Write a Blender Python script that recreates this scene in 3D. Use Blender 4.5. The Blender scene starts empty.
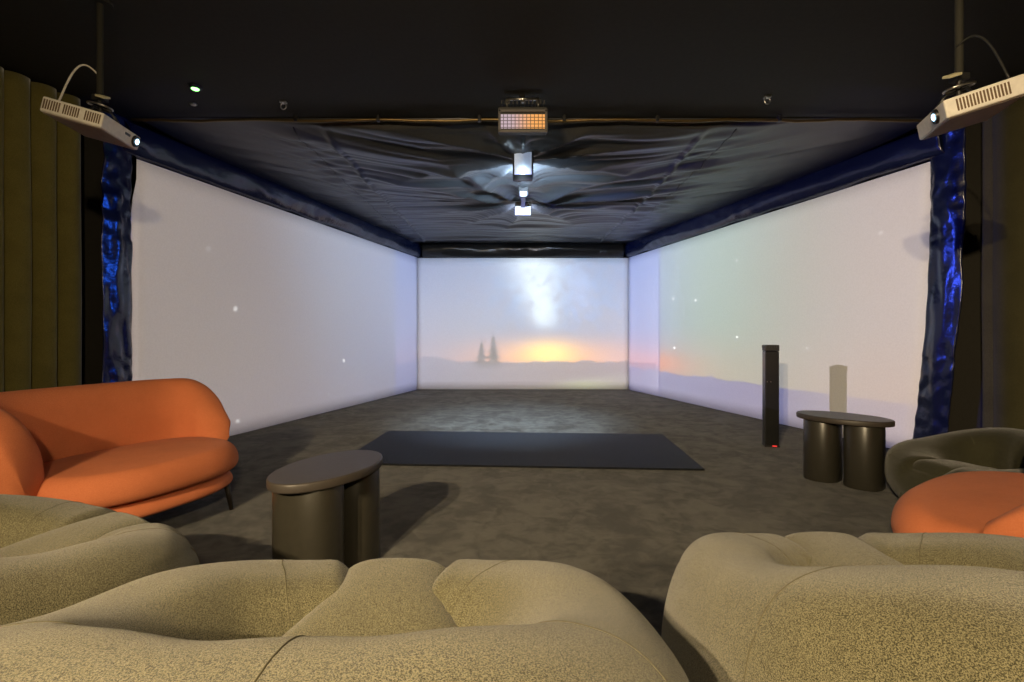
import bpy, bmesh, math, random
from mathutils import Vector, Matrix, noise
random.seed(7)
PI = math.pi
C = bpy.context.scene.collection
sc = bpy.context.scene

# ------------------------------------------------------------------ node helpers
class E:
    """a tiny expression wrapper round node sockets"""
    def __init__(s, nt, sock): s.nt = nt; s.k = sock
    def _m(s, op, *others, clamp=False):
        n = s.nt.nodes.new('ShaderNodeMath'); n.operation = op; n.use_clamp = clamp
        s.nt.links.new(s.k, n.inputs[0])
        for i, o in enumerate(others):
            if isinstance(o, E): s.nt.links.new(o.k, n.inputs[i + 1])
            else: n.inputs[i + 1].default_value = o
        return E(s.nt, n.outputs[0])
    def __add__(s, o): return s._m('ADD', o)
    __radd__ = __add__
    def __sub__(s, o): return s._m('SUBTRACT', o)
    def __rsub__(s, o): return (s * -1) + o
    def __mul__(s, o): return s._m('MULTIPLY', o)
    __rmul__ = __mul__
    def __truediv__(s, o): return s._m('DIVIDE', o)
    def abs(s): return s._m('ABSOLUTE')
    def frac(s): return s._m('FRACT')
    def pow(s, o): return s._m('POWER', o)
    def gt(s, o): return s._m('GREATER_THAN', o)
    def lt(s, o): return s._m('LESS_THAN', o)
    def max(s, o): return s._m('MAXIMUM', o)
    def min(s, o): return s._m('MINIMUM', o)
    def ramp(s, a, b, ta=0., tb=1.):
        n = s.nt.nodes.new('ShaderNodeMapRange'); n.interpolation_type = 'SMOOTHSTEP'
        s.nt.links.new(s.k, n.inputs[0])
        for i, v in enumerate((a, b, ta, tb)): n.inputs[i + 1].default_value = v
        return E(s.nt, n.outputs[0])
    def gauss(s, c, w):
        q = (s - c) / w
        return ((q * q) * -1)._m('EXPONENT')

def vec(nt, x, y, z=0.):
    n = nt.nodes.new('ShaderNodeCombineXYZ')
    for i, v in enumerate((x, y, z)):
        if isinstance(v, E): nt.links.new(v.k, n.inputs[i])
        else: n.inputs[i].default_value = v
    return n.outputs[0]

def nz(nt, vecsock, scale, detail=2., rough=.5, dist=0.):
    n = nt.nodes.new('ShaderNodeTexNoise')
    n.inputs['Scale'].default_value = scale; n.inputs['Detail'].default_value = detail
    n.inputs['Roughness'].default_value = rough; n.inputs['Distortion'].default_value = dist
    if vecsock is not None: nt.links.new(vecsock, n.inputs['Vector'])
    return E(nt, n.outputs['Fac'])

def mixc(nt, f, a, b, mode='MIX'):
    n = nt.nodes.new('ShaderNodeMix'); n.data_type = 'RGBA'; n.blend_type = mode
    if isinstance(f, E): nt.links.new(f.k, n.inputs[0])
    else: n.inputs[0].default_value = f
    for i, v in ((6, a), (7, b)):
        if isinstance(v, (tuple, list)): n.inputs[i].default_value = (*v[:3], 1)
        else: nt.links.new(v, n.inputs[i])
    return n.outputs[2]

def srgb(r, g, b):
    f = lambda c: (c / 255 / 12.92) if c / 255 <= .04045 else ((c / 255 + .055) / 1.055) ** 2.4
    return (f(r), f(g), f(b))

def new_mat(name):
    m = bpy.data.materials.new(name); m.use_nodes = True
    nt = m.node_tree
    return m, nt, nt.nodes['Principled BSDF']

def plain(name, col, rough=.6, metal=0., spec=.5, emit=None, es=0., bump=None):
    m, nt, p = new_mat(name)
    p.inputs['Base Color'].default_value = (*col, 1); p.inputs['Roughness'].default_value = rough
    p.inputs['Metallic'].default_value = metal; p.inputs['Specular IOR Level'].default_value = spec
    tc = nt.nodes.new('ShaderNodeTexCoord')
    v = nz(nt, tc.outputs['Object'], 35., 3.)
    nt.links.new(mixc(nt, v.ramp(.3, .7, 0, .35), col, tuple(c * .7 for c in col)), p.inputs['Base Color'])
    if emit:
        p.inputs['Emission Color'].default_value = (*emit, 1); p.inputs['Emission Strength'].default_value = es
    if bump:
        b = nt.nodes.new('ShaderNodeBump'); b.inputs['Strength'].default_value = bump[1]; b.inputs['Distance'].default_value = .01
        nt.links.new(nz(nt, tc.outputs['Object'], bump[0], 4.).k, b.inputs['Height']); nt.links.new(b.outputs[0], p.inputs['Normal'])
    return m

def fabric(name, dark, light, scale=420., rough=.9, bstr=.5, blotch=.12, weave=False, sheen=.25, thr=(.33, .67)):
    m, nt, p = new_mat(name)
    tc = nt.nodes.new('ShaderNodeTexCoord'); o = tc.outputs['Object']
    a = nz(nt, o, scale, 3., .7); b = nz(nt, o, 5., 3., .55)
    f = a.ramp(*thr)
    c = mixc(nt, f, dark, light)
    c = mixc(nt, b.ramp(.35, .7, 0, blotch * 2), c, tuple(x * .55 for x in dark))
    nt.links.new(c, p.inputs['Base Color'])
    p.inputs['Roughness'].default_value = rough; p.inputs['Specular IOR Level'].default_value = .15
    p.inputs['Sheen Weight'].default_value = sheen; p.inputs['Sheen Roughness'].default_value = .4
    bp = nt.nodes.new('ShaderNodeBump'); bp.inputs['Strength'].default_value = bstr; bp.inputs['Distance'].default_value = .004
    h = a
    if weave:
        sx = nt.nodes.new('ShaderNodeSeparateXYZ'); nt.links.new(o, sx.inputs[0])
        X, Z, Y = E(nt, sx.outputs[0]), E(nt, sx.outputs[2]), E(nt, sx.outputs[1])
        w = ((X + Z * .8 + Y * .6) * 900.)._m('SINE')
        h = a + w * .25
    nt.links.new(h.k, bp.inputs['Height']); nt.links.new(bp.outputs[0], p.inputs['Normal'])
    return m

# ------------------------------------------------------------------ object helpers
def link(name, verts, faces, mat, parent=None, smooth=True, mats=None, fm=None):
    me = bpy.data.meshes.new(name); me.from_pydata(verts, [], faces); me.update()
    bm = bmesh.new(); bm.from_mesh(me); bmesh.ops.recalc_face_normals(bm, faces=bm.faces); bm.to_mesh(me); bm.free()
    o = bpy.data.objects.new(name, me); C.objects.link(o)
    me.materials.append(mat)
    if smooth: me.polygons.foreach_set('use_smooth', [True] * len(me.polygons))
    if parent: o.parent = parent
    return o

def from_bm(name, bm, mat, parent=None, smooth=False):
    bmesh.ops.recalc_face_normals(bm, faces=bm.faces)
    me = bpy.data.meshes.new(name); bm.to_mesh(me); bm.free(); me.materials.append(mat)
    if smooth:
        me.polygons.foreach_set('use_smooth', [True] * len(me.polygons))
    o = bpy.data.objects.new(name, me); C.objects.link(o)
    if parent: o.parent = parent
    return o

def thing(name, label, cat, loc=(0, 0, 0), rot=(0, 0, 0), group=None):
    o = bpy.data.objects.new(name, None); C.objects.link(o); o.empty_display_size = .1
    o.location = loc; o.rotation_euler = rot; tag(o, label, cat, group); return o

def tag(o, label=None, cat=None, group=None, kind=None):
    if label: o['label'] = label
    if cat: o['category'] = cat
    if group: o['group'] = group
    if kind: o['kind'] = kind
    return o

def bx(bm, c, s, bev=0., M=None, seg=2):
    r = bmesh.ops.create_cube(bm, size=1.)
    vs = r['verts']
    for v in vs: v.co = Vector((v.co.x * s[0], v.co.y * s[1], v.co.z * s[2]))
    if bev:
        es = list({e for v in vs for e in v.link_edges})
        g = bmesh.ops.bevel(bm, geom=es, offset=bev, segments=seg, affect='EDGES', profile=.5)
        vs = list({v for f in g['faces'] for v in f.verts} | {v for v in vs if v.is_valid})
    M = M or Matrix.Identity(4)
    for v in vs: v.co = M @ (v.co + Vector(c))

def cyl(bm, p0, p1, r, r2=None, n=20):
    p0, p1 = Vector(p0), Vector(p1); d = p1 - p0
    M = Matrix.Translation((p0 + p1) / 2) @ d.to_track_quat('Z', 'Y').to_matrix().to_4x4()
    bmesh.ops.create_cone(bm, cap_ends=True, segments=n, radius1=r, radius2=r if r2 is None else r2, depth=d.length, matrix=M)

def tube_geo(pts, r, n=8, closed=False):
    V, F = [], []
    m = len(pts); pts = [Vector(p) for p in pts]
    prev = None
    for i, p in enumerate(pts):
        a = pts[(i - 1) % m] if (closed or i) else pts[0]
        b = pts[(i + 1) % m] if (closed or i < m - 1) else pts[-1]
        t = (b - a).normalized()
        if prev is None:
            u = t.orthogonal().normalized()
        else:
            u = (prev - t * prev.dot(t)).normalized()
        prev = u; w = t.cross(u)
        for k in range(n):
            q = 2 * PI * k / n
            V.append(p + (u * math.cos(q) + w * math.sin(q)) * r)
    for i in range(m if closed else m - 1):
        for k in range(n):
            j = (i + 1) % m
            F.append((i * n + k, i * n + (k + 1) % n, j * n + (k + 1) % n, j * n + k))
    if not closed:
        F.append(tuple(range(n))[::-1]); F.append(tuple((m - 1) * n + k for k in range(n)))
    return V, F

def tube(name, pts, r, mat, parent=None, n=8, closed=False):
    V, F = tube_geo(pts, r, n, closed); return link(name, V, F, mat, parent)

def sgnpow(v, e): return math.copysign(abs(v) ** e, v)
def sm(a, b, x):
    t = max(0., min(1., (x - a) / (b - a))); return t * t * (3 - 2 * t)

def grid(nu, nv, f, closeu=False):
    V = [f(i / (nu if closeu else nu - 1), j / (nv - 1)) for i in range(nu) for j in range(nv)]
    F = []
    for i in range(nu if closeu else nu - 1):
        for j in range(nv - 1):
            k = (i + 1) % nu
            F.append((i * nv + j, k * nv + j, k * nv + j + 1, i * nv + j + 1))
    return V, F

# ------------------------------------------------------------------ layout
CAMH = 1.1
H = 3.0; SCR = 2.64
BL, BR, D1 = -1.88, 2.32, 9.66          # back corners and back depth
LK, RK = .259, .26                       # how the side screens splay
def lx(y): return BL - (D1 - y) * LK
def rx(y): return BR + (D1 - y) * RK
YL, YR = 4.18, 4.25

# ------------------------------------------------------------------ materials
KH = fabric('khaki_wool', (.034, .031, .015), (.235, .212, .125), 560., bstr=.6, blotch=.1, thr=(.39, .61))
KH_SEAM = plain('khaki_seam', (.10, .088, .048), .95)
KH_SHADE = fabric('shaded_khaki_wool', (.022, .022, .012), (.085, .08, .045), 470., bstr=.5, blotch=.1, thr=(.40, .60))  # the khaki wool again, shade of the unlit corner put into its colour
OR = fabric('terracotta_wool', (.58, .155, .06), (.74, .25, .11), 520., bstr=.35, blotch=.08, sheen=.03)
OR_SEAM = plain('terracotta_piping', (.42, .06, .018), .9)
CUR = fabric('olive_velvet', (.15, .13, .035), (.21, .18, .055), 200., bstr=.2, sheen=.35)
CUR_SHADE = fabric('shaded_olive_velvet', (.055, .050, .022), (.08, .072, .034), 200., bstr=.2, sheen=.3)  # the olive velvet again, darkened in colour for the dim right side
SCREEN = fabric('white_screen_cloth', (.78, .78, .78), (.82, .82, .82), 60., bstr=.02, blotch=.0, sheen=0)
CANOPY = plain('black_canopy_cloth', (.055, .056, .058), .36, spec=.5)
DRAPE = plain('navy_black_plastic', (.006, .010, .028), .24, spec=.6, bump=(14., .5))
DRAPE2 = plain('black_plastic_cloth', (.016, .015, .014), .3, spec=.5, bump=(14., .5))
CEIL = plain('black_ceiling_paint', (.036, .034, .026), .75, spec=.3)
WALLM = plain('dark_wall_paint', (.03, .027, .02), .9)
REAR = plain('rear_wall_paint', (.30, .26, .19), .9)
BLK = plain('black_metal', (.012, .012, .012), .35, spec=.5)
BLKM = plain('matte_black', (.02, .019, .018), .5)
STEEL = plain('steel', (.55, .53, .5), .3, metal=1.)
PLAST = plain('warm_white_plastic', (.85, .80, .72), .5)
TABLE = plain('black_bronze_lacquer', (.035, .032, .024), .33, spec=.6, bump=(60., .04))
TABTOP = plain('dark_brown_tabletop', (.060, .050, .042), .45, spec=.5, bump=(40., .05))
PIPE = plain('bronze_pipe', (.20, .14, .06), .35, metal=.8)
DARKL = plain('dark_leg', (.02, .015, .01), .5)

# carpet
CARP, nt, p = new_mat('dark_carpet')
tc = nt.nodes.new('ShaderNodeTexCoord'); o_ = tc.outputs['Object']
a = nz(nt, o_, 2.6, 5., .62, .6); b = nz(nt, o_, 300., 2., .7); c_ = nz(nt, o_, 9., 4., .6, .8)
col = mixc(nt, (a * .55 + c_ * .45).ramp(.38, .62), (.018, .016, .012), (.115, .108, .088))
col = mixc(nt, b.ramp(.3, .7, 0, .6), col, (.018, .016, .013))
nt.links.new(col, p.inputs['Base Color']); p.inputs['Roughness'].default_value = .95; p.inputs['Specular IOR Level'].default_value = .1
p.inputs['Sheen Weight'].default_value = .15
bp = nt.nodes.new('ShaderNodeBump'); bp.inputs['Strength'].default_value = .6; bp.inputs['Distance'].default_value = .006
nt.links.new((b + c_ * .6).k, bp.inputs['Height']); nt.links.new(bp.outputs[0], p.inputs['Normal'])
# rug
RUG, nt, p = new_mat('charcoal_rug')
tc = nt.nodes.new('ShaderNodeTexCoord'); b = nz(nt, tc.outputs['Object'], 55., 4., .8)
nt.links.new(mixc(nt, b.ramp(.45, .68), (.002, .0025, .004), (.026, .030, .036)), p.inputs['Base Color']); p.inputs['Roughness'].default_value = .6; p.inputs['Specular IOR Level'].default_value = .22
bp = nt.nodes.new('ShaderNodeBump'); bp.inputs['Strength'].default_value = .7; bp.inputs['Distance'].default_value = .01
nt.links.new(b.k, bp.inputs['Height']); nt.links.new(bp.outputs[0], p.inputs['Normal'])

# ------------------------------------------------------------------ the room
RY = -2.6; BY = 10.1
def poly_slab(name, pts, z0, z1, mat):
    n = len(pts)
    V = [(x, y, z0) for x, y in pts] + [(x, y, z1) for x, y in pts]
    F = [tuple(range(n))[::-1], tuple(range(n, 2 * n))] + [(i, (i + 1) % n, n + (i + 1) % n, n + i) for i in range(n)]
    return tag(link(name, V, F, mat, smooth=False), kind='structure')
WL = lambda y: lx(y) - .28
WR = lambda y: rx(y) + .28
room = [(WL(RY), RY), (WR(RY), RY), (WR(BY), BY), (WL(BY), BY)]
poly_slab('floor', room, -.1, 0, CARP)
poly_slab('ceiling', room, H, H + .1, CEIL)
poly_slab('wall_left', [(WL(RY), RY), (WL(BY), BY), (WL(BY) - .1, BY), (WL(RY) - .1, RY)], 0, H, WALLM)
poly_slab('wall_right', [(WR(RY), RY), (WR(BY), BY), (WR(BY) + .1, BY), (WR(RY) + .1, RY)], 0, H, WALLM)
poly_slab('wall_back', [(WL(BY), BY), (WR(BY), BY), (WR(BY), BY + .1), (WL(BY), BY + .1)], 0, H, WALLM)
poly_slab('wall_rear', [(WL(RY), RY), (WR(RY), RY), (WR(RY), RY - .1), (WL(RY), RY - .1)], 0, H, REAR)

# ------------------------------------------------------------------ screens
def screen(name, f, label):
    V, F = grid(40, 16, f)
    o = link(name, V, F, SCREEN)
    md = o.modifiers.new('thick', 'SOLIDIFY'); md.thickness = .008; md.offset = 0
    return tag(o, label, 'projection screen', 'three walls of projection cloth')
def fl(u, v):
    z = .012 + v * (SCR - .012)
    y0 = YL + .05 * sm(2.2, 2.62, z) - .0 + .03 * noise.noise((z * 2.3, 3, 1))
    y = D1 + (y0 - D1) * u
    return (lx(y) + .01 * noise.noise((y, z, 0)) * sm(0, .2, u), y, z)
def fr(u, v):
    z = .012 + v * (SCR - .012)
    q = 1 - z / SCR
    y0 = YR + .0 + .17 * q ** 2.2 + .015 * noise.noise((z * 2.3, 7, 1))
    y = D1 + (y0 - D1) * u
    return (rx(y) + .01 * noise.noise((y, z, 4)) * sm(0, .2, u), y, z)
def fb(u, v): return (BL - .015 + u * (BR - BL + .03), D1, .012 + v * (SCR - .012))
screen('projection_screen', fl, 'pale left-hand projection screen behind the orange sofa, nearly blank grey sky')
screen('projection_screen', fb, 'far end projection screen showing sunset, milky way and two fir trees')
screen('projection_screen', fr, 'right-hand projection screen behind the black tower, with pale mountain ridge and stars')

# ------------------------------------------------------------------ canopy of black cloth under the ceiling
P2 = Vector((.105, 4.75)); P3 = Vector((.14, 6.35))
def canz(x, y):
    z = 2.93 + .055 * math.exp(-((y - 4.2) / .6))
    w = 0.
    for P, k, A, R, ph in ((P2, 9, .035, 1.3, .4), (P3, 10, .040, 1.5, 1.3)):
        d = Vector((x, y)) - P; r = d.length; an = math.atan2(d.y, d.x * 1.)
        fold = abs(math.sin(an * k / 2 + ph + .8 * noise.noise((x * .5, y * .5, k)) + .5 * math.sin(an * 3)))
        w -= A * (1 - fold) ** 1.5 * sm(.05, .45, r) * math.exp(-(r / R) ** 2) * 1.6
        z += (-.07 if k == 9 else -.02) * math.exp(-(r / .35) ** 2)
    # long swags running across the tent
    warp = y * 1. + .10 * x * x * (1 if y < 6.4 else -.4) + .25 * noise.noise((x * .6, y * .4, 2))
    s = noise.noise((x * .35, warp * 4.2, 5))
    w += -.055 * max(0, s) ** 1.2 * math.exp(-((x) / 2.6) ** 4)
    s2 = noise.noise((x * .5 + 7, warp * 9., 8))
    w += -.02 * abs(s2) * math.exp(-((x) / 2.2) ** 4)
    z += -.05 * math.exp(-((y - 5.8) / 1.8) ** 2) * math.exp(-(x / 2.5) ** 2)
    # pleated seam panels
    for sx in (-1.95, 2.0):
        dd = x - sx
        w += -.012 * math.exp(-(dd / .25) ** 2) * (math.sin(y * 26 + dd * 4) * .5 + .5)
        w += -.016 * math.exp(-((dd + .28 * (1 if sx > 0 else -1)) / .02) ** 2)
    edge = .03 * math.sin(x * 2.2 + 1) * math.exp(-((y - 4.2) / .25) ** 2) + .02 * noise.noise((x * 3, 0, 1)) * math.exp(-((y - 4.2) / .2) ** 2)
    return z + 1.5 * w * sm(4.15, 4.5, y) * sm(9.66, 9.2, y) + edge
def fc(u, v):
    y = 4.22 + v * (9.62 - 4.22)
    a, b = lx(y) + .02, rx(y) - .02
    x = a + u * (b - a)
    z = canz(x, y)
    if v < .01: z += (2.995 - z) * sm(.008, 0, v)
    return (x, y, z)
can = thing('ceiling_canopy', 'wrinkled black cloth canopy stretched over the three screens', 'canopy', (0, 0, 0))
V, F = grid(260, 300, fc)
cl = link('canopy_cloth', V, F, CANOPY, can); md = cl.modifiers.new('thick', 'SOLIDIFY'); md.thickness = .004
for sx in (-1.95, 2.0):
    tube('seam', [(sx * 1. + .0, y / 50, canz(sx, y / 50) - .004) for y in range(215, 480, 3)], .005, DRAPE2, can, 6)
pipe = thing('canopy_rail', 'thin bronze rail along the near edge of the black canopy', 'rail')
tube('rail', [(lx(4.1) + .05 + i * (rx(4.1) - lx(4.1) - .1) / 60, 4.16, 2.955 - .012 * math.sin(i * .35) ** 2 - .008 * noise.noise((i * .7, 0, 0))) for i in range(61)], .013, PIPE, pipe)
for x in (-1.86, -1.15, -.28, .45, 1.25, 2.3):
    bm = bmesh.new(); bx(bm, (x, 4.16, 2.962), (.03, .045, .05), .006); cyl(bm, (x, 4.16, 2.98), (x, 4.16, 3.0), .004, n=8)
    from_bm('tie', bm, BLK, pipe)

# valance bands: puffy glossy cloth between canopy and screens
def band(name, A, B, inward, label, mat, seed):
    A, B, inward = Vector((*A, 0)), Vector((*B, 0)), Vector((*inward, 0)).normalized()
    L = (B - A).length
    def f(u, v):
        P = A + (B - A) * u
        z = 2.65 + v * .29
        puff = .10 * math.sin(PI * min(1, v * 1.02)) ** .6
        n = noise.noise((u * L * 1.1, v * .9 + u * L * .35, seed)) * .07 + .018 * noise.noise((u * L * 5, v * 2.2 + u * L * 1.5, seed + 3))
        puff = max(.0, puff + n * math.sin(PI * v))
        P = P + inward * (.012 + puff)
        return (P.x, P.y, z + .012 * noise.noise((u * L * 2.5, 0, seed)) * (1 - v))
    V, F = grid(int(L * 30), 18, f)
    o = link(name, V, F, mat); md = o.modifiers.new('thick', 'SOLIDIFY'); md.thickness = .004
    return tag(o, label, 'valance', 'glossy cloth bands above the screens')
band('cloth_valance', (lx(YL - .12), YL - .12), (BL - .01, D1 - .04), (1, .26), 'glossy blue-black cloth band above the left projection screen', DRAPE, 1)
band('cloth_valance', (BR + .01, D1 - .04), (rx(YR - .12), YR - .12), (-1, .26), 'glossy blue-black cloth band above the right projection screen', DRAPE, 9)
band('cloth_valance', (BL + .10, D1), (BR - .10, D1), (0, -1), 'short black cloth band above the far sunset screen', DRAPE2, 17)

# ------------------------------------------------------------------ vertical drapes at the near screen edges
def drape(fx, ya, yb, label, mat, seed, side, q):
    def f(u, v):
        z = .01 + v * 2.93
        sh = .17 * (1 - z / SCR) ** 2.2 * q if z < SCR else 0
        y = ya + sh + (yb + sh * .9 - ya - sh) * u + .025 * noise.noise((z * 2.5, u * 2, seed)) * u
        r = .045 * math.sin(PI * u) + .03 * noise.noise((u * 2.5, z * 1.6, seed)) + .022 * noise.noise((u * 4, z * (10 if z > 1.9 or z < .9 else 4), seed + 2))
        return (fx(y) - side * (.015 + r * .6), y, z)
    V, F = grid(22, 150, f)
    o = link('edge_drape', V, F, mat); md = o.modifiers.new('thick', 'SOLIDIFY'); md.thickness = .005
    tag(o, label, 'drape', 'glossy drapes at the near screen edges'); return o
drape(lx, YL - .01, 3.94, 'narrow glossy black drape between olive curtain and left screen', DRAPE, 3, -1, 0)
drape(rx, YR + .02, 4.02, 'crumpled shiny blue-black drape at near edge of right screen', DRAPE, 8, 1, 1)

# ------------------------------------------------------------------ curtains
def curtain(fx, y0, y1, side, label, seed, amp=.055, per=.19):
    n = int((y1 - y0) / .0115)
    def f(u, v):
        y = y0 + (y1 - y0) * u; z = .008 + v * (2.985 - .008)
        ph = 2 * PI * y / per + 1.6 * noise.noise((y * 1.6, z * .12, seed))
        r = math.sin(ph); r = math.copysign(abs(r) ** .85, r)
        am = amp * (.72 + .5 * noise.noise((y * 3, z * .2, seed + 1))) * (.75 + .25 * (1 - v))
        return (fx(y) + side * (.11 + am * r), y + .03 * math.cos(ph) + .01 * noise.noise((y * 5, z, seed)), z)
    V, F = grid(n, 26, f)
    o = link('pleated_curtain', V, F, CUR); md = o.modifiers.new('thick', 'SOLIDIFY'); md.thickness = .004
    tag(o, label, 'curtain', 'floor length curtains'); return o
curtain(lx, -1.2, 3.93, -1, 'olive green pleated curtain behind the orange sofa at left', 2, amp=.07, per=.155)
CUR_ = CUR; CUR = CUR_SHADE
curtain(rx, -1.2, 4.02, 1, 'olive curtain, coloured as in shade, hanging at right beside the crumpled drape', 12, amp=.03, per=.23)

# ------------------------------------------------------------------ rug
bm = bmesh.new(); bx(bm, (0, 0, .009), (3.05, 1.38, .016), .004)
rug = from_bm('rug', bm, RUG); rug.location = (.08, 4.69, 0); rug.rotation_euler = (0, 0, -.06)
tag(rug, 'black rectangular rug lying on the carpet before the screens', 'rug')

# ------------------------------------------------------------------ lounge poufs (round armchairs)
def sang(th):  # distance from the front, 0..pi
    t = (th + PI) % (2 * PI) - PI
    return abs(t)
def pouf_rim(th):
    a = sang(th)                             # 0 front, pi back
    h = .50 + .08 * sm(.35, 1.3, a) + .16 * sm(1.2, 2.6, a)
    return h
def pouf_pt(th, ph):
    a = sang(th); hh = pouf_rim(th)
    w = .17 + .05 * sm(1.5, 2.9, a)
    gap = 1 - sm(.17, .36, a)                # the arms part at the front for the seat
    hh -= .07 * gap
    w *= 1 - .0 * gap
    ca, sa = math.cos(th), math.sin(th)
    e = 2.3
    R = 1. / ((abs(sa) / .585) ** e + (abs(ca) / .555) ** e) ** (1 / e)   # outer radius
    R -= w
    cx, cz = math.cos(ph), math.sin(ph)
    ex = .80
    r = R + w * sgnpow(cx, ex) * (1 - .10 * (cz < 0) * abs(cz)) + .035 * max(0, cz) * sm(1.5, 3., a)
    z = hh * .5 + .008 + hh * .5 * sgnpow(cz, ex)
    if cx > 0: z += 0
    # slack cloth
    n = noise.noise((sa * 2.2, ca * 2.2, ph * .9)) * .012
    # puckers near the arm fronts, inner face
    pk = math.exp(-((a - .5) / .22) ** 2) * max(0, -cx) * max(0, cz + .6)
    n += .004 * pk * math.sin(a * 52)
    r += n * (1 if cx >= 0 else -1)
    # dent of the seam on the outer shoulder
    r -= .008 * math.exp(-((ph - .72) / .035) ** 2)
    return Vector((r * sa, r * ca, max(.004, z)))
def make_pouf(label, loc, rot, KH=KH):
    t = thing('lounge_chair', label, 'armchair', (*loc, 0), (0, 0, rot), 'khaki wool round lounge chairs')
    NU, NV = 168, 72
    V, F = [], []
    for i in range(NU):
        for j in range(NV): V.append(pouf_pt(2 * PI * i / NU, 2 * PI * j / NV))
    for i in range(NU):
        for j in range(NV):
            k, l = (i + 1) % NU, (j + 1) % NV
            F.append((i * NV + j, k * NV + j, k * NV + l, i * NV + l))
    link('padded_ring', V, F, KH, t)
    # seat cushion running out over the front
    def fs(u, v):
        y = -.30 + .80 * min(1., v / .8)
        tz = .335 + .135 * sm(-.25, .36, y)
        drop = 0
        if v > .72:
            q = (v - .72) / .28
            y = .42 + .115 * math.sin(q * PI / 2); drop = .40 * (1 - math.cos(q * PI / 2)) + .0
        hw = .35 - .19 * sm(-.05, .36, y)
        s = (u * 2 - 1)
        return Vector((hw * s * 1.03, y, tz + .035 * (1 - abs(s) ** 2.6) - .07 * abs(s) ** 6 - drop))
    V, F = grid(36, 60, fs)
    V += [Vector((x, y, z - .09)) if j_ < 40 else Vector((x, y - .06, z - .05)) for (x, y, z), j_ in zip(V, [k % 60 for k in range(len(V))])]
    n0 = 36 * 60
    F2 = [tuple(q + n0 for q in f)[::-1] for f in F]
    bd = [i * 60 for i in range(36)] + [35 * 60 + j for j in range(1, 60)] + [i * 60 + 59 for i in range(34, -1, -1)] + [j for j in range(58, 0, -1)]
    F3 = [(bd[i], bd[(i + 1) % len(bd)], bd[(i + 1) % len(bd)] + n0, bd[i] + n0) for i in range(len(bd))]
    link('seat_cushion', V, F + F2 + F3, KH, t)
    # stitched seams
    def off(th, ph, d=.0015):
        p = pouf_pt(th, ph); return p
    tube('seam', [pouf_pt(.42 + i * (2 * PI - .84) / 150, .72) for i in range(151)], .0013, KH_SEAM, t, 6)
    for th0 in (.62, 2 * PI - .62, 2.0, 2 * PI - 2.0, PI - .12):
        tube('seam', [pouf_pt(th0 + .06 * math.sin(j * .12), -.3 + j * (2.75 / 40)) for j in range(41)], .0012, KH_SEAM, t, 6)
    return t
make_pouf('round khaki lounge chair in the middle foreground, back to the viewer', (-.30, .84), .0).scale = (1.05, 1, 1.02)
make_pouf('round khaki lounge chair in the lower left corner below the orange sofa', (-1.49, 1.25), -.45).scale = (1, 1, .98)
make_pouf('large khaki lounge chair in the lower right corner, high back nearest', (.95, 1.06), .0).scale = (1, 1, .98)
make_pouf('khaki lounge chair far right, coloured as in shade, behind the orange seat by the curtain', (2.97, 2.95), 1.6, KH_SHADE).scale = (.93, .93, .65)

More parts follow.
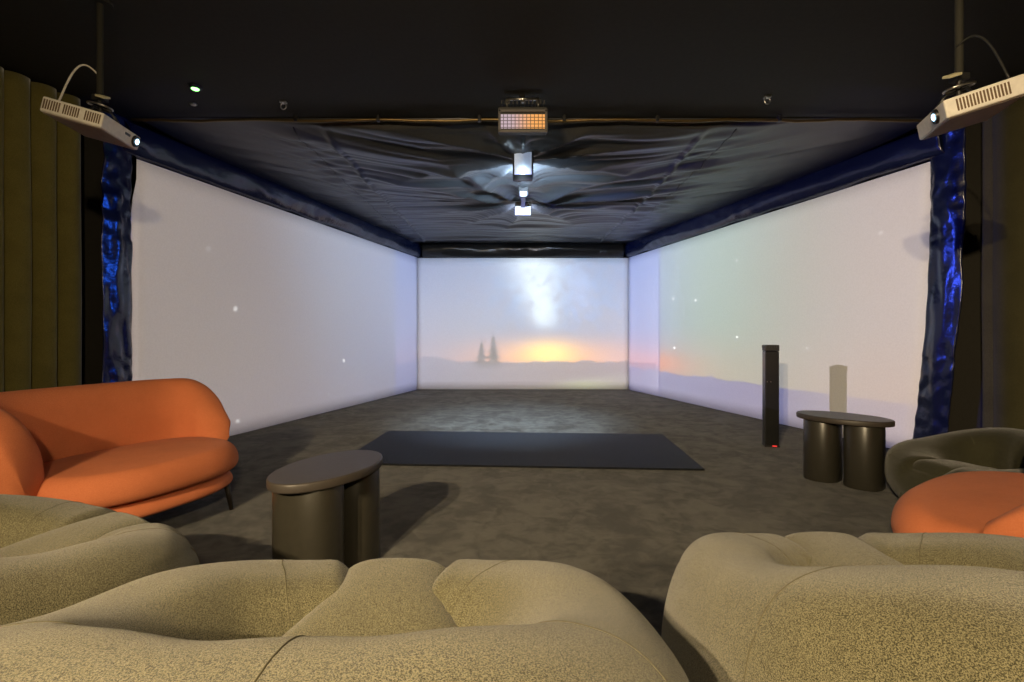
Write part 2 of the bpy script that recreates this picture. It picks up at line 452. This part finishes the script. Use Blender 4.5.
# ------------------------------------------------------------------ orange sofas
def make_sofa(label, loc, rot, a=.56, b=.36):
    t = thing('loveseat', label, 'sofa', (*loc, 0), (0, 0, rot), 'orange rounded loveseats')
    AL, AR = -1.62, 1.98
    def path(al):       # 0 = middle of the back, +-AM = arm fronts
        e = .62
        return Vector((a * sgnpow(math.sin(al), e), -b * sgnpow(math.cos(al), e * .95) if abs(al) < PI / 2 else b * abs(math.cos(al)) ** .62, 0))
    def pn(al):
        d = path(al + .01) - path(al - .01); d.normalize(); return Vector((-d.y, d.x, 0))  # points inward
    def top(al):
        am = AR if al > 0 else -AL
        q = max(0., min(1., (abs(al) - (am - .70)) / .70))
        return .42 + .38 * math.sqrt(max(0., 1 - q ** 2.2))
    NU, NV = 140, 40
    def pt(al, ph, grow=0.):
        am = AR if al > 0 else -AL
        q = max(0., (abs(al) - (am - .16)) / .16)
        cap = math.sqrt(max(0., 1 - q * q)) * 1. if q < 1 else 0
        w = .095 * max(.05, cap); hz = (top(al) - .20) / 2
        hz *= (.82 + .18 * cap)
        N = pn(al); cx, cz = math.cos(ph), math.sin(ph)
        lean = .05 * (cz) * -1
        r = w * sgnpow(cx, .75) * (1 + .10 * cz)
        P = path(al) + N * (r + lean)
        P.z = .20 + (top(al) - .20) / 2 + hz * sgnpow(cz, .62)
        return P
    V, F = [], []
    als = [AL + (AR - AL) * (i / NU) for i in range(NU + 1)]
    for al in als:
        for j in range(NV): V.append(pt(al, 2 * PI * j / NV))
    for i in range(NU):
        for j in range(NV):
            l = (j + 1) % NV; F.append((i * NV + j, (i + 1) * NV + j, (i + 1) * NV + l, i * NV + l))
    F.append(tuple(range(NV))); F.append(tuple(NU * NV + j for j in range(NV))[::-1])
    link('backrest', V, F, OR, t)
    # piping on the outer face, following the arm edge
    pts = []
    for i in range(101):
        al = (AL + .20) + (AR - AL - .40) * i / 100; am = AR if al > 0 else -AL
        zt = top(al) - .085
        e = sm(am - .42, am - .20, abs(al))
        zt = zt + (.24 - zt) * e ** 2.2
        # find phi on the outer side giving that height
        hz = (top(al) - .20) / 2
        c = max(-1, min(1, (zt - (.20 + hz)) / hz)); ph = PI - math.asin(math.copysign(abs(c) ** (1 / .62), c))
        p_ = pt(al, ph) - pn(al) * .001; pts.append(p_)
    tube('piping', pts, .0045, OR_SEAM, t, 6)
    # seat
    def se(ph, rr, grow=0):
        s_, c_ = math.sin(ph), math.cos(ph)
        ax = a - .02 + grow; by = .43 + grow if c_ > 0 else .30 + grow
        k = .78
        return ax * sgnpow(s_, k) * rr, by * sgnpow(c_, k) * rr + .03
    def dome(name, z0, z1, grow, puff, mat):
        prof = []
        for k in range(9):
            q = k / 8 * PI / 2; prof.append((1 - .08 * (1 - math.sin(q)) , z0 + (z1 - z0) * .32 * (1 - math.cos(q))))
        for k in range(1, 11):
            q = k / 10 * PI / 2; prof.append((1 - .17 * (1 - math.cos(q)), z0 + (z1 - z0) * (.32 + .68 * math.sin(q))))
        for rr in (.74, .6, .45, .3, .12): prof.append((rr, z1 + puff * (1 - (rr / .83) ** 2)))
        N = 96; V, F = [], []
        for k, (rr, z) in enumerate(prof):
            for i in range(N):
                x, y = se(2 * PI * i / N, rr, grow); V.append((x, y, z))
        for k in range(len(prof) - 1):
            for i in range(N):
                j = (i + 1) % N; F.append((k * N + i, k * N + j, (k + 1) * N + j, (k + 1) * N + i))
        F.append(tuple(range(N))[::-1]); F.append(tuple((len(prof) - 1) * N + i for i in range(N)))
        return link(name, V, F, mat, t)
    dome('seat_cushion', .265, .425, 0, .018, OR)
    dome('seat_base', .165, .25, -.03, .0, OR)
    bm = bmesh.new()
    for s in (1,):
        bx(bm, (0, -.02, .257), (.9, .5, .02))
    from_bm('frame', bm, DARKL, t)
    for sx in (-1, 1):
        for sy, yy in ((1, .30), (-1, -.22)):
            bm = bmesh.new(); cyl(bm, (sx * .38, yy, .17), (sx * .40, yy + .02 * sy, 0), .018, .012, 14)
            from_bm('leg', bm, DARKL, t, True)
    return t
make_sofa('orange rounded loveseat at left, standing before the olive curtain', (-2.20, 2.77), math.radians(-109))
make_sofa('orange loveseat at right edge, only its seat and one arm showing', (2.15, 1.90), math.radians(33)).scale = (1.25, 1, 1)

# ------------------------------------------------------------------ oval side tables
def make_table(label, loc, rot):
    t = thing('side_table', label, 'side table', (*loc, 0), (0, 0, rot), 'oval dark side tables')
    def ov(n, ax, by, prof, e=1.):
        V, F = [], []
        for k, (g, z) in enumerate(prof):
            for i in range(n):
                q = 2 * PI * i / n; V.append(((ax + g) * sgnpow(math.cos(q), e), (by + g) * sgnpow(math.sin(q), e), z))
        for k in range(len(prof) - 1):
            for i in range(n):
                j = (i + 1) % n; F.append((k * n + i, k * n + j, (k + 1) * n + j, (k + 1) * n + i))
        F.append(tuple(range(n))[::-1]); F.append(tuple((len(prof) - 1) * n + i for i in range(n)))
        return V, F
    V, F = ov(96, .31, .195, [(-.008, .455), (-.002, .457), (0, .463), (0, .487), (-.002, .492), (-.006, .495)])
    o = link('table_top', V, F, TABTOP, t)
    for s in (-1, 1):
        V, F = ov(64, .120, .150, [(0, 0.002), (0, .452)], .8)
        V = [(x + s * .132, y, z) for x, y, z in V]
        o = link('pedestal', V, F, TABLE, t)
        md = o.modifiers.new('b', 'BEVEL'); md.width = .003; md.segments = 2; md.limit_method = 'ANGLE'
    for o in t.children:
        o.data.polygons.foreach_set('use_smooth', [len(p.vertices) == 4 for p in o.data.polygons])
    return t
make_table('dark oval side table left of centre, behind the middle lounge chair', (-.85, 2.25), math.radians(70))
make_table('black oval side table with twin pedestal by the right screen', (2.48, 3.62), math.radians(-48))

# ------------------------------------------------------------------ black tower
tw = thing('floor_tower', 'slim black square tower standing on the carpet before right screen', 'tower', (2.57, 4.80, 0), (0, 0, math.radians(-15)))
bm = bmesh.new(); bx(bm, (0, 0, .475), (.125, .125, .93), .008)
from_bm('body', bm, BLK, tw)
bm = bmesh.new(); bx(bm, (0, 0, .972), (.128, .128, .06), .006)
for k in range(5):
    for s in (0, 1):
        c_ = (-.045 + k * .0225, -.066, .985) if s == 0 else (-.066, -.045 + k * .0225, .985)
        bx(bm, c_, (.010, .006, .022) if s == 0 else (.006, .010, .022))
from_bm('perforated_cap', bm, BLKM, tw)
bm = bmesh.new(); bx(bm, (0, 0, .008), (.135, .135, .016), .004); from_bm('foot', bm, BLKM, tw)
bm = bmesh.new(); bx(bm, (-.012, -.0635, .64), (.008, .002, .008)); tag(from_bm('badge', bm, STEEL, tw), 'small bright metal mark')
bm = bmesh.new(); bx(bm, (-.045, -.0635, .64), (.005, .002, .006)); from_bm('badge', bm, STEEL, tw)
RED = plain('red_light', (.3, .02, .02), .4, emit=(1, .05, .04), es=1.2)
bm = bmesh.new(); bx(bm, (.02, -.069, .012), (.04, .003, .008)); tag(from_bm('status_light', bm, RED, tw), 'tiny red light at the foot')

# ------------------------------------------------------------------ side projectors
LENSM = plain('lens_glow', (.1, .2, .3), .05, emit=(.45, .8, 1.), es=9.)
VENTM = plain('vent_slots', (.16, .10, .05), .7)
GRAYB = plain('projector_underside', (.40, .33, .27), .6)
def make_projector(label, near, far, pitch_z, side_vec, lens_u, th=.082, dep=.29, vents=((.03, .30), (.38, .65), (.69, .97)), plate=1):
    """near/far: the two ends of the front edge (world, mid height); side_vec: unit vector from front to rear."""
    near, far = Vector(near), Vector(far)
    W = (far - near).length
    ex = (far - near).normalized()
    ey = Vector(side_vec); ey = (ey - ex * ey.dot(ex)).normalized()       # rearwards
    ez = ex.cross(ey).normalized()
    if ez.z < 0: ez = -ez
    R = Matrix((ex, ey, ez)).transposed().to_4x4()
    t = thing('projector', label, 'projector', near, (0, 0, 0), 'ceiling projectors over the seating')
    t.rotation_euler = R.to_euler() if R.determinant() > 0 else (0, 0, 0)
    hand = R.determinant() > 0
    sx = 1
    if not hand:
        # mirror: run x from far to near instead
        ex2 = -ex; R = Matrix((ex2, ey, ez)).transposed().to_4x4(); t.rotation_euler = R.to_euler(); sx = -1
    bm = bmesh.new(); bx(bm, (sx * W / 2, dep / 2, 0), (W, dep, th), .008, seg=3); from_bm('body', bm, PLAST, t)
    bm = bmesh.new(); bx(bm, (sx * W / 2, dep / 2, -th / 2 - .001), (W * .93, dep * .93, .006), .002); from_bm('base_plate', bm, GRAYB, t)
    # vent slots on the near side face (x = 0)
    bm = bmesh.new()
    for a0, b0 in vents:
        n = max(3, int((b0 - a0) * dep / .0105))
        for k in range(n):
            y = dep * (a0 + (b0 - a0) * (k + .5) / n); bx(bm, (-sx * .0005, y, .002), (.004, .0058, th * .62))
    from_bm('vent', bm, VENTM, t)
    lx_ = sx * W * lens_u
    bm = bmesh.new(); cyl(bm, (lx_, .004, 0), (lx_, -.012, 0), .034, .032, 32); o = from_bm('lens_ring', bm, BLK, t)
    bm = bmesh.new(); bmesh.ops.create_uvsphere(bm, u_segments=20, v_segments=10, radius=.016, matrix=Matrix.Translation((lx_, -.012, 0)) @ Matrix.Diagonal((1, .45, 1, 1)))
    o2 = from_bm('lens', bm, LENSM, o, True)
    bm = bmesh.new(); bx(bm, (sx * W * (lens_u + (.13 if lens_u < .5 else -.22)), -.0005, .012), (.012 if lens_u < .5 else .05, .003, .014), .001); from_bm('sensor', bm, BLK, t)
    # gimbal mount and ceiling pole (world vertical)
    Ri = R.to_3x3().transposed()
    top = Vector((sx * W * .5, dep * .42, th / 2))
    wpos = near + R.to_3x3() @ top
    up = Ri @ Vector((0, 0, 1))
    mt = thing('projector_mount', label.replace('projector', 'ceiling mount holding projector') if False else ('black ceiling mount with pale plate above the ' + ('left' if wpos.x < 0 else 'right') + ' projector'), 'mount', wpos, (0, 0, 0), 'ceiling mounts of the projectors')
    bm = bmesh.new(); cyl(bm, (0, 0, .14), (0, 0, H - wpos.z - .012), .016, n=16)
    cyl(bm, (0, 0, H - wpos.z - .016), (0, 0, H - wpos.z - .001), .06, n=24); from_bm('pole', bm, CEIL, mt)
    bm = bmesh.new(); cyl(bm, (0, 0, .01), (0, 0, .15), .012, n=12); bx(bm, (0, 0, .12), (.06, .05, .03), .004); from_bm('swivel', bm, BLKM, mt)
    n_ = (R.to_3x3() @ Vector((0, 0, 1)))
    ring = [Vector((math.cos(q) * .062, math.sin(q) * .045, 0)) for q in [2 * PI * k / 28 for k in range(28)]]
    Q = Vector((0, 0, 1)).rotation_difference(n_)
    tube('ring', [Q @ v + Vector((0, 0, .075)) for v in ring], .006, STEEL, mt, 8, True)
    for k in range(3):
        q = 2 * PI * k / 3 + .5; d = Q @ Vector((math.cos(q) * .09, math.sin(q) * .07, 0))
        tube('arm', [(0, 0, .06), d * .6 + Vector((0, 0, .055)), d + Vector((0, 0, .012))], .007, BLK, mt, 8)
    bm = bmesh.new(); bx(bm, (0, 0, 0), (.055, .045, .012), .003, M=Matrix.Translation(Vector((-.04 * plate * -1 if plate > 0 else -.06, -.03, .115))) @ Matrix.Rotation(.4, 4, 'X') @ Matrix.Rotation(.3 * plate, 4, 'Y'))
    tag(from_bm('plate', bm, plain('pale_plate', (.6, .55, .35), .5), mt), 'pale yellowish plate')
    # cable
    a_ = near + R.to_3x3() @ Vector((sx * W * .25, dep * .95, th / 2))
    top_ = Vector((wpos.x - .016, wpos.y, wpos.z + .26))
    cb = tube('power_cable', [a_ + Vector((0, 0, .006)) if k == 0 else a_.lerp(top_, k / 14) + Vector((0, 0, .12 * math.sin(PI * k / 14))) for k in range(15)], .005, PLAST if a_.x < 0 else BLKM)
    tag(cb, ('pale' if a_.x < 0 else 'dark') + ' cable rising from the ' + ('left' if a_.x < 0 else 'right') + ' projector to its mount', 'cable')
    return near + R.to_3x3() @ Vector((lx_, -.03, 0))
OL = make_projector('white slatted projector hanging at upper left, lens towards right screen', (-2.205, 2.60, 2.255), (-2.275, 2.95, 2.265), 0, (-.95, -.20, .23), .86)
OR_ = make_projector('white slatted projector hanging at upper right, lens towards left screen', (1.90, 2.12, 2.09), (2.10, 2.50, 2.145), 0, (.86, -.42, .20), .26, dep=.27, vents=((.14, .80),), plate=-1)

# ------------------------------------------------------------------ ceiling units along the middle
GLOW, nt, p = new_mat('led_grid')
tc = nt.nodes.new('ShaderNodeTexCoord'); sp = nt.nodes.new('ShaderNodeSeparateXYZ'); nt.links.new(tc.outputs['Object'], sp.inputs[0])
X, Z = E(nt, sp.outputs[0]), E(nt, sp.outputs[2])
cell = ((X * 33.).frac() - .5).abs().lt(.40) * ((Z * 38.).frac() - .5).abs().lt(.38)
f_ = X.ramp(-.12, .10)
colr = mixc(nt, f_, (.55, .42, .50), (1., .42, .10))
p.inputs['Base Color'].default_value = (.05, .04, .04, 1)
nt.links.new(colr, p.inputs['Emission Color']); nt.links.new((cell * .75 + .12).k, p.inputs['Emission Strength'])
la = thing('flood_light', 'wide grey flood light with orange glowing grid at canopy edge', 'lamp', (.085, 3.80, 2.78))
bm = bmesh.new(); bx(bm, (0, .04, .02), (.385, .10, .19), .01); 
for k in range(12): bx(bm, (-.165 + k * .03, .0, .125), (.008, .12, .03))
from_bm('housing', bm, BLKM, la)
bm = bmesh.new()
for (c_, s_) in (((0, -.018, .075), (.385, .02, .02)), ((0, -.018, -.085), (.385, .02, .02)), ((-.183, -.018, 0), (.02, .02, .18)), ((.183, -.018, 0), (.02, .02, .18))): bx(bm, c_, s_, .003)
from_bm('bezel', bm, plain('grey_metal', (.12, .11, .11), .4, metal=.4), la)
bm = bmesh.new(); bx(bm, (0, -.013, -.005), (.35, .004, .11)); tag(from_bm('grille', bm, GLOW, la), 'glowing pink to orange grid')
bm = bmesh.new(); cyl(bm, (-.12, .04, .195), (.12, .04, .195), .011); cyl(bm, (-.125, .04, .10), (-.125, .04, .205), .010); cyl(bm, (.125, .04, .10), (.125, .04, .205), .010)
from_bm('yoke', bm, STEEL, la, True)
bm = bmesh.new(); cyl(bm, (0, .04, .17), (0, .04, .219), .018); from_bm('clamp', bm, STEEL, la, True)

BULB = plain('bright_white_led', (1, 1, 1), .3, emit=(.65, .85, 1.), es=14.)
FROST = plain('frosted_pane', (.55, .62, .70), .3, emit=(.55, .68, .95), es=.3)
WPANE = plain('white_pane', (.8, .82, .9), .4, emit=(.6, .68, .85), es=.15)  # faint glow put into a white face that is no lamp
# bright projector unit, drawn in open cage
lb = thing('ceiling_projector', 'dazzling white lamp unit hanging in the middle of the canopy', 'projector', (.105, 4.68, 2.62))
bm = bmesh.new(); bx(bm, (0, 0, .255), (.20, .16, .05), .006); bx(bm, (0, .07, .12), (.19, .02, .26), .004); cyl(bm, (0, 0, .28), (0, 0, H - 2.62), .02)
for s in (-1, 1): bx(bm, (s * .095, 0, .12), (.008, .15, .24), .002)
from_bm('housing', bm, BLKM, lb)
bm = bmesh.new(); bx(bm, (0, -.06, .125), (.165, .006, .22), .002); from_bm('front_pane', bm, FROST, lb)
bm = bmesh.new(); bmesh.ops.create_uvsphere(bm, u_segments=20, v_segments=12, radius=.034, matrix=Matrix.Translation((0, -.075, .05))); tag(from_bm('bulb', bm, BULB, lb, True), 'dazzling white bulb')
OC = Vector((.105, 4.80, 2.60))
# rear box
lc = thing('ceiling_sensor_box', 'small box with white face hanging below the far canopy', 'device', (.14, 6.25, 2.70))
bm = bmesh.new(); bx(bm, (0, .04, .04), (.20, .14, .16), .008); bx(bm, (.0, -.06, .155), (.09, .05, .05), .004); cyl(bm, (0, .02, .11), (0, .02, H - 2.70), .014); bx(bm, (0, -.36, .055), (.05, .76, .03)); bx(bm, (-.01, -.70, .06), (.11, .05, .12), .004); cyl(bm, (-.01, -.69, .10), (-.01, -.69, H - 2.70), .012); from_bm('housing', bm, BLK, lc)
bm = bmesh.new(); bx(bm, (0, -.033, .0), (.20, .010, .115), .003); tag(from_bm('face', bm, WPANE, lc), 'pale white front face')
bm = bmesh.new(); bx(bm, (-.01, -.725, .015), (.075, .012, .055), .003); tag(from_bm('indicator', bm, WPANE, lc), 'small white square')
bm = bmesh.new(); cyl(bm, (.10, -.03, .07), (.10, -.05, .07), .014); from_bm('knob', bm, STEEL, lc, True)

# smoke detector, hooks
GREEN = plain('green_led', (.05, .3, .05), .4, emit=(.25, 1., .2), es=5.)
sd = thing('smoke_detector', 'dark ceiling sensor with a glowing green light, upper left', 'detector', (-2.42, 3.69, H))
bm = bmesh.new(); cyl(bm, (0, 0, 0), (0, 0, -.02), .05, .04, 28); from_bm('housing', bm, BLK, sd, True)
bm = bmesh.new(); bmesh.ops.create_uvsphere(bm, u_segments=14, v_segments=8, radius=.028, matrix=Matrix.Translation((0, 0, -.02)) @ Matrix.Diagonal((1, 1, .4, 1))); tag(from_bm('light', bm, GREEN, sd, True), 'green glowing lens')
bm = bmesh.new(); cyl(bm, (0, 0, 0), (0, 0, -.012), .03, .02, 20); o = from_bm('ceiling_button', bm, STEEL, None, True); o.location = (-2.62, 3.97, H)
tag(o, 'tiny pale button on the black ceiling just below the green light', 'fixture')
def hook(loc, label):
    t = thing('ceiling_hook', label, 'hook', loc, (0, 0, 0), 'small hooks on the black ceiling')
    bm = bmesh.new(); bx(bm, (0, 0, -.008), (.05, .04, .014), .003); from_bm('plate', bm, STEEL, t)
    tube('eye', [(.022 * math.sin(q), 0, -.038 + .026 * math.cos(q)) for q in [2 * PI * k / 20 for k in range(20)]], .005, STEEL, t, 6, True)
hook((-1.86, 3.93, H), 'small steel hook on the ceiling, left of the flood light')
hook((2.03, 3.84, H), 'small steel hook on the ceiling, right of the flood light')
# ceiling batten
bm = bmesh.new(); cyl(bm, (-2.62, 2.95, H - .004), (-1.95, 3.0, H - .004), .004, n=8)
bm.free()

# ------------------------------------------------------------------ lamps behind the viewer (warm track spots, plus added fill)
def spot(loc, aim, power, col, size=.05, ang=110, blend=.6):
    l = bpy.data.lights.new('warm_spot', 'SPOT'); l.energy = power; l.color = col; l.spot_size = math.radians(ang); l.spot_blend = blend; l.shadow_soft_size = size
    o = bpy.data.objects.new('warm_spot', l); C.objects.link(o); o.location = loc
    o.rotation_euler = (Vector(aim) - Vector(loc)).to_track_quat('-Z', 'Y').to_euler(); return o
W = (1., .77, .46)
spot((-1.85, -2.1, 2.62), (.5, 2.5, .3), 700, W, .03, 84, .9)
spot((-1.50, -2.15, 2.62), (1.2, 2.7, .4), 520, W, .03, 84, .9)
spot((1.1, -2.3, 2.62), (-1.7, 4.2, .8), 330, W, .10, 80, .9)  # fill added to warm the left screen
spot((-.75, -.45, 2.75), (-.60, .35, .7), 120, W, .10, 60, 1.)  # fill added to brighten the chairs at lower left

# cool light under the canopy
def point(name, loc, power, col, size):
    l = bpy.data.lights.new(name, 'POINT'); l.energy = power; l.color = col; l.shadow_soft_size = size
    o = bpy.data.objects.new(name, l); C.objects.link(o); o.location = loc; return o
def cool(name, loc, aim, power, col, size, ang):
    o = spot(loc, aim, power, col, size, ang, 1.); o.name = name; return o
cool('lamp_glow', (.105, 4.84, 2.62), (.105, 7.2, 3.35), 170, (.55, .75, 1.), .05, 168)
cool('rear_canopy_fill', (.14, 6.42, 2.66), (.14, 7.8, 3.2), 60, (.60, .72, 1.), .05, 160)  # cool fill added to light the far canopy
cool('lamp_glow', (.105, 4.80, 2.56), (.0, 5.9, 0), 950, (.55, .75, 1.), .05, 66)

# ------------------------------------------------------------------ the three image throwers: real light through a picture
def proj_light(name, O, W0, n, sdir, picture, K, aim, cone):
    l = bpy.data.lights.new(name, 'SPOT'); l.spot_size = math.radians(cone); l.spot_blend = 0.; l.energy = 3000.; l.color = (1, 1, 1); l.shadow_soft_size = 0.; l.use_nodes = True
    nt = l.node_tree
    for q in list(nt.nodes): nt.nodes.remove(q)
    out = nt.nodes.new('ShaderNodeOutputLight'); em = nt.nodes.new('ShaderNodeEmission'); nt.links.new(em.outputs[0], out.inputs[0])
    g = nt.nodes.new('ShaderNodeNewGeometry'); sx = nt.nodes.new('ShaderNodeSeparateXYZ'); nt.links.new(g.outputs['Normal'], sx.inputs[0])
    D = [E(nt, sx.outputs[i]) for i in range(3)]
    O, W0, n, sdir = map(Vector, (O, W0, n, sdir))
    nd = D[0] * n.x + D[1] * n.y + D[2] * n.z
    k = n.dot(W0 - O)
    t = (nd * 0 + k) / nd
    P = [D[i] * t + O[i] for i in range(3)]
    s = (P[0] - W0.x) * sdir.x + (P[1] - W0.y) * sdir.y
    z = P[2]
    col, mask = picture(nt, s, z)
    I = t * t / nd.abs() * (t.gt(0.)) * mask * (K / 3000.)
    nt.links.new(col, em.inputs['Color']); nt.links.new(I.k, em.inputs['Strength'])
    o = bpy.data.objects.new(name, l); C.objects.link(o); o.location = O
    o.rotation_euler = (Vector(aim) - O).to_track_quat('-Z', 'Y').to_euler(); return o

def inside(s, z, s0, s1, z0, z1, e=.01):
    return s.ramp(s0 - e, s0 + e) * s.ramp(s1 - e, s1 + e, 1, 0) * z.ramp(z0 - e, z0 + e) * z.ramp(z1 - e, z1 + e, 1, 0)

def stars(nt, s, z, dens, thr, seed=0.):
    v = nt.nodes.new('ShaderNodeTexVoronoi'); v.inputs['Scale'].default_value = dens
    nt.links.new(vec(nt, s, z, seed), v.inputs['Vector'])
    d = E(nt, v.outputs['Distance']); c = nt.nodes.new('ShaderNodeSeparateColor'); nt.links.new(v.outputs['Color'], c.inputs[0])
    r = E(nt, c.outputs[0])
    return d.ramp(.05, .11, 1, 0) * r.gt(thr) * E(nt, c.outputs[1])

def ridge(nt, s, base, amp, sc_, seed):
    return nz(nt, vec(nt, s, seed, 0.), sc_, 4., .6) * amp + base
WK = .36
LW = srgb(255, 255, 255)
def pic_left(nt, s, z):
    # s from the far corner towards the viewer
    c = mixc(nt, s.ramp(0., 5.6), srgb(138, 146, 188), srgb(168, 156, 156))
    c = mixc(nt, z.ramp(.1, .9, .35, 0.), c, srgb(160, 150, 172))
    rdg = ridge(nt, s, .10, .85, .8, 3.)
    gm = (rdg - z).ramp(-.02, .04, 0, 1) * s.ramp(.6, 2.0, .35, 0)
    c = mixc(nt, gm, c, srgb(100, 100, 130))
    c = mixc(nt, stars(nt, s, z, 2.6, .45, 1.) * .9, c, (1.6, 1.6, 1.6))
    m = inside(s, z, 0., 5.66, 0., SCR, .004) * s.ramp(.93, .96, .5, 1.)
    sp_ = inside(s, z, .0, 6.0, 0., 3.2, .06) * (1 - inside(s, z, -1., 5.6, -1., SCR, .02))
    c = mixc(nt, m, (.02, .12, .9), c)
    return c, m + sp_ * .35
def pic_right(nt, s, z):
    sky = mixc(nt, s.ramp(0., 2.6), srgb(120, 150, 215), srgb(150, 182, 172))
    sky = mixc(nt, s.ramp(2.6, 5.4), sky, srgb(178, 168, 180))
    warm = (1 - z.ramp(.45, 1.35)) * s.ramp(.0, 4.2, 1., .2)
    sky = mixc(nt, warm * .75, sky, srgb(235, 165, 128))
    sky = mixc(nt, z.gauss(.62, .16) * s.gauss(.8, 1.0) * .9, sky, srgb(255, 140, 80))
    rdg = (nz(nt, vec(nt, s, 3., 0.), 2.2, 5., .62) - .45) * s.ramp(2.6, 3.6, .22, .03) + .46
    gnd = (rdg - z).ramp(-.005, .02)
    c = mixc(nt, gnd * s.ramp(3.4, 5.2, 1., .45), sky, srgb(122, 124, 184))
    c = mixc(nt, z.ramp(0, .3, .5, 0) * gnd, c, srgb(140, 136, 178))
    c = mixc(nt, stars(nt, s, z, 3.4, .3, 5.) * z.ramp(.8, .9), c, (2.6, 2.6, 2.6))
    m = inside(s, z, 0., 5.60, 0., SCR, .004) * s.ramp(1.15, 1.19, .6, 1.)
    sp_ = inside(s, z, .0, 6.0, 0., 3.2, .06) * (1 - inside(s, z, -1., 5.6, -1., SCR, .02))
    c = mixc(nt, m, (.05, .10, 1.), c)
    return c, m + sp_ * .5
def pic_back(nt, s, z):
    # s: metres from x = 0
    ox, oy, oz = OC; dd = D1 - oy
    u = (s - ox) * (1 / dd)
    kR = (u + RK) * (dd / (BR + dd * RK - ox)); kL = (u * -1 + LK) * (dd / (-(BL - dd * LK) + ox))
    k = kR.max(kL).max(1.)               # the picture is pre-warped so that it runs on level onto the side screens
    z = (z - oz) / k + oz
    cn = nz(nt, vec(nt, s, z, 0.), 4.5, 8., .72, .6)
    sky = mixc(nt, z.ramp(.9, 2.6), srgb(140, 142, 166), srgb(84, 104, 156))
    sky = mixc(nt, s.gauss(.9, 1.3) * z.ramp(.8, 1.9) * cn.ramp(.42, .58, .1, 1.), sky, srgb(60, 150, 225))
    mw_c = (z - 1.5) * -.16 + .62
    dm = s - mw_c
    mw = ((dm / ((z.ramp(1.2, 2.6, .26, .52)))).abs().pow(2.) * -1)._m('EXPONENT') * z.ramp(1.05, 1.5)
    sky = mixc(nt, mw * cn.ramp(.28, .55, .35, 1.), sky, (.95, 1.15, 1.3))
    mw2 = s.gauss(1.35, .28) * z.gauss(2.0, .55)
    sky = mixc(nt, mw2 * cn.ramp(.3, .65) * .3, sky, (.9, .95, 1.45))
    fine = nz(nt, vec(nt, s, z, 3.), 60., 2., .8)
    sky = mixc(nt, fine.ramp(.56, .72) * z.ramp(1., 1.6) * .5, sky, (1.5, 1.55, 1.7))
    sky = mixc(nt, fine.ramp(.44, .3) * z.ramp(1., 1.6) * .45, sky, srgb(70, 90, 140))
    warm = z.ramp(.5, 1.25, 1, 0)
    sky = mixc(nt, warm * s.ramp(-1.9, .2, .2, .85) * s.ramp(1.4, 3.2, 1., .6), sky, srgb(240, 172, 150))
    sky = mixc(nt, s.gauss(.75, 1.0) * z.gauss(.66, .26), sky, (1.3, .52, .12))
    sky = mixc(nt, s.gauss(.72, .48) * z.gauss(.74, .22), sky, (1.8, 1.2, .22))
    rdg = nz(nt, vec(nt, s, 7.3, 0.), 3.2, 5., .65) * .26 + .44 + s.gauss(-1.6, .35) * .12
    gnd = (rdg - z).ramp(-.006, .014)
    gcol = mixc(nt, s.ramp(-1.5, 1.5), srgb(118, 118, 146), srgb(112, 102, 118))
    gcol = mixc(nt, (z + s * -.15 + cn * .12).ramp(.16, -.02) * .6, gcol, srgb(160, 160, 150))
    gcol = mixc(nt, s.gauss(1.5, .5) * z.gauss(.08, .10) * .7, gcol, srgb(205, 220, 165))
    c = mixc(nt, gnd * .92, sky, gcol)
    tree = None
    for x0, zt, zb, w in ((-.37, 1.14, .42, .17), (-.61, 1.0, .42, .19)):
        q = (zt - z)
        width = q * w / .62 * 1.0 * (((z * 8.).frac()) * -.85 + 1.2) * (.6 + nz(nt, vec(nt, s, z, 1.), 30., 2.) * .9)
        m = (width - (s - x0).abs()).gt(0.) * z.gt(zb) * z.ramp(.40, .62, .25, 1.)
        tree = m if tree is None else tree.max(m)
    c = mixc(nt, tree * .95, c, (0., 0., .012))
    c = mixc(nt, stars(nt, s, z, 5., .5, 9.) * z.ramp(.9, 1.3), c, (2., 2., 2.))
    m = s.ramp(-2.64, -2.60) * s.ramp(3.30, 3.36, 1, 0) * z.ramp(-.01, .01) * z.ramp(SCR - .01, SCR + .01, 1, 0) * k.ramp(1.005, 1.02, 1., .65)
    return c, m
sl = Vector((-LK, -1, 0)).normalized(); nl = Vector((1, -LK, 0)).normalized()
sr = Vector((RK, -1, 0)).normalized(); nr = Vector((-1, -RK, 0)).normalized()
KL, KR, KB = 22, 27, 28
import os
proj_light('projector_beam', OR_, (BL, D1, 0), nl, sl, pic_left, KL, (-2.55, 6.0, 1.2), 96)
proj_light('projector_beam', OL, (BR, D1, 0), nr, sr, pic_right, KR, (3.1, 6.3, 1.2), 96)
proj_light('projector_beam', OC, (0, D1, 0), (0, -1, 0), (1, 0, 0), pic_back, KB, (.2, 9.66, 1.35), 79)

# ------------------------------------------------------------------ world, camera, view
w = bpy.data.worlds.new('room_air'); sc.world = w; w.use_nodes = True
w.node_tree.nodes['Background'].inputs[0].default_value = (.02, .018, .015, 1)
cam = bpy.data.cameras.new('camera'); co = bpy.data.objects.new('camera', cam); C.objects.link(co)
co.location = (0, 0, CAMH); co.rotation_euler = (PI / 2, 0, 0)
cam.sensor_width = 36; cam.lens = 483 / 1024 * 36; cam.shift_y = -6 / 1024; cam.clip_start = .02; cam.clip_end = 60
sc.camera = co
sc.view_settings.view_transform = 'Standard'; sc.view_settings.look = 'None'; sc.view_settings.gamma = 1; sc.view_settings.use_curve_mapping = False
sc.view_settings.exposure = .1
sc.cycles.sample_clamp_indirect = 4.
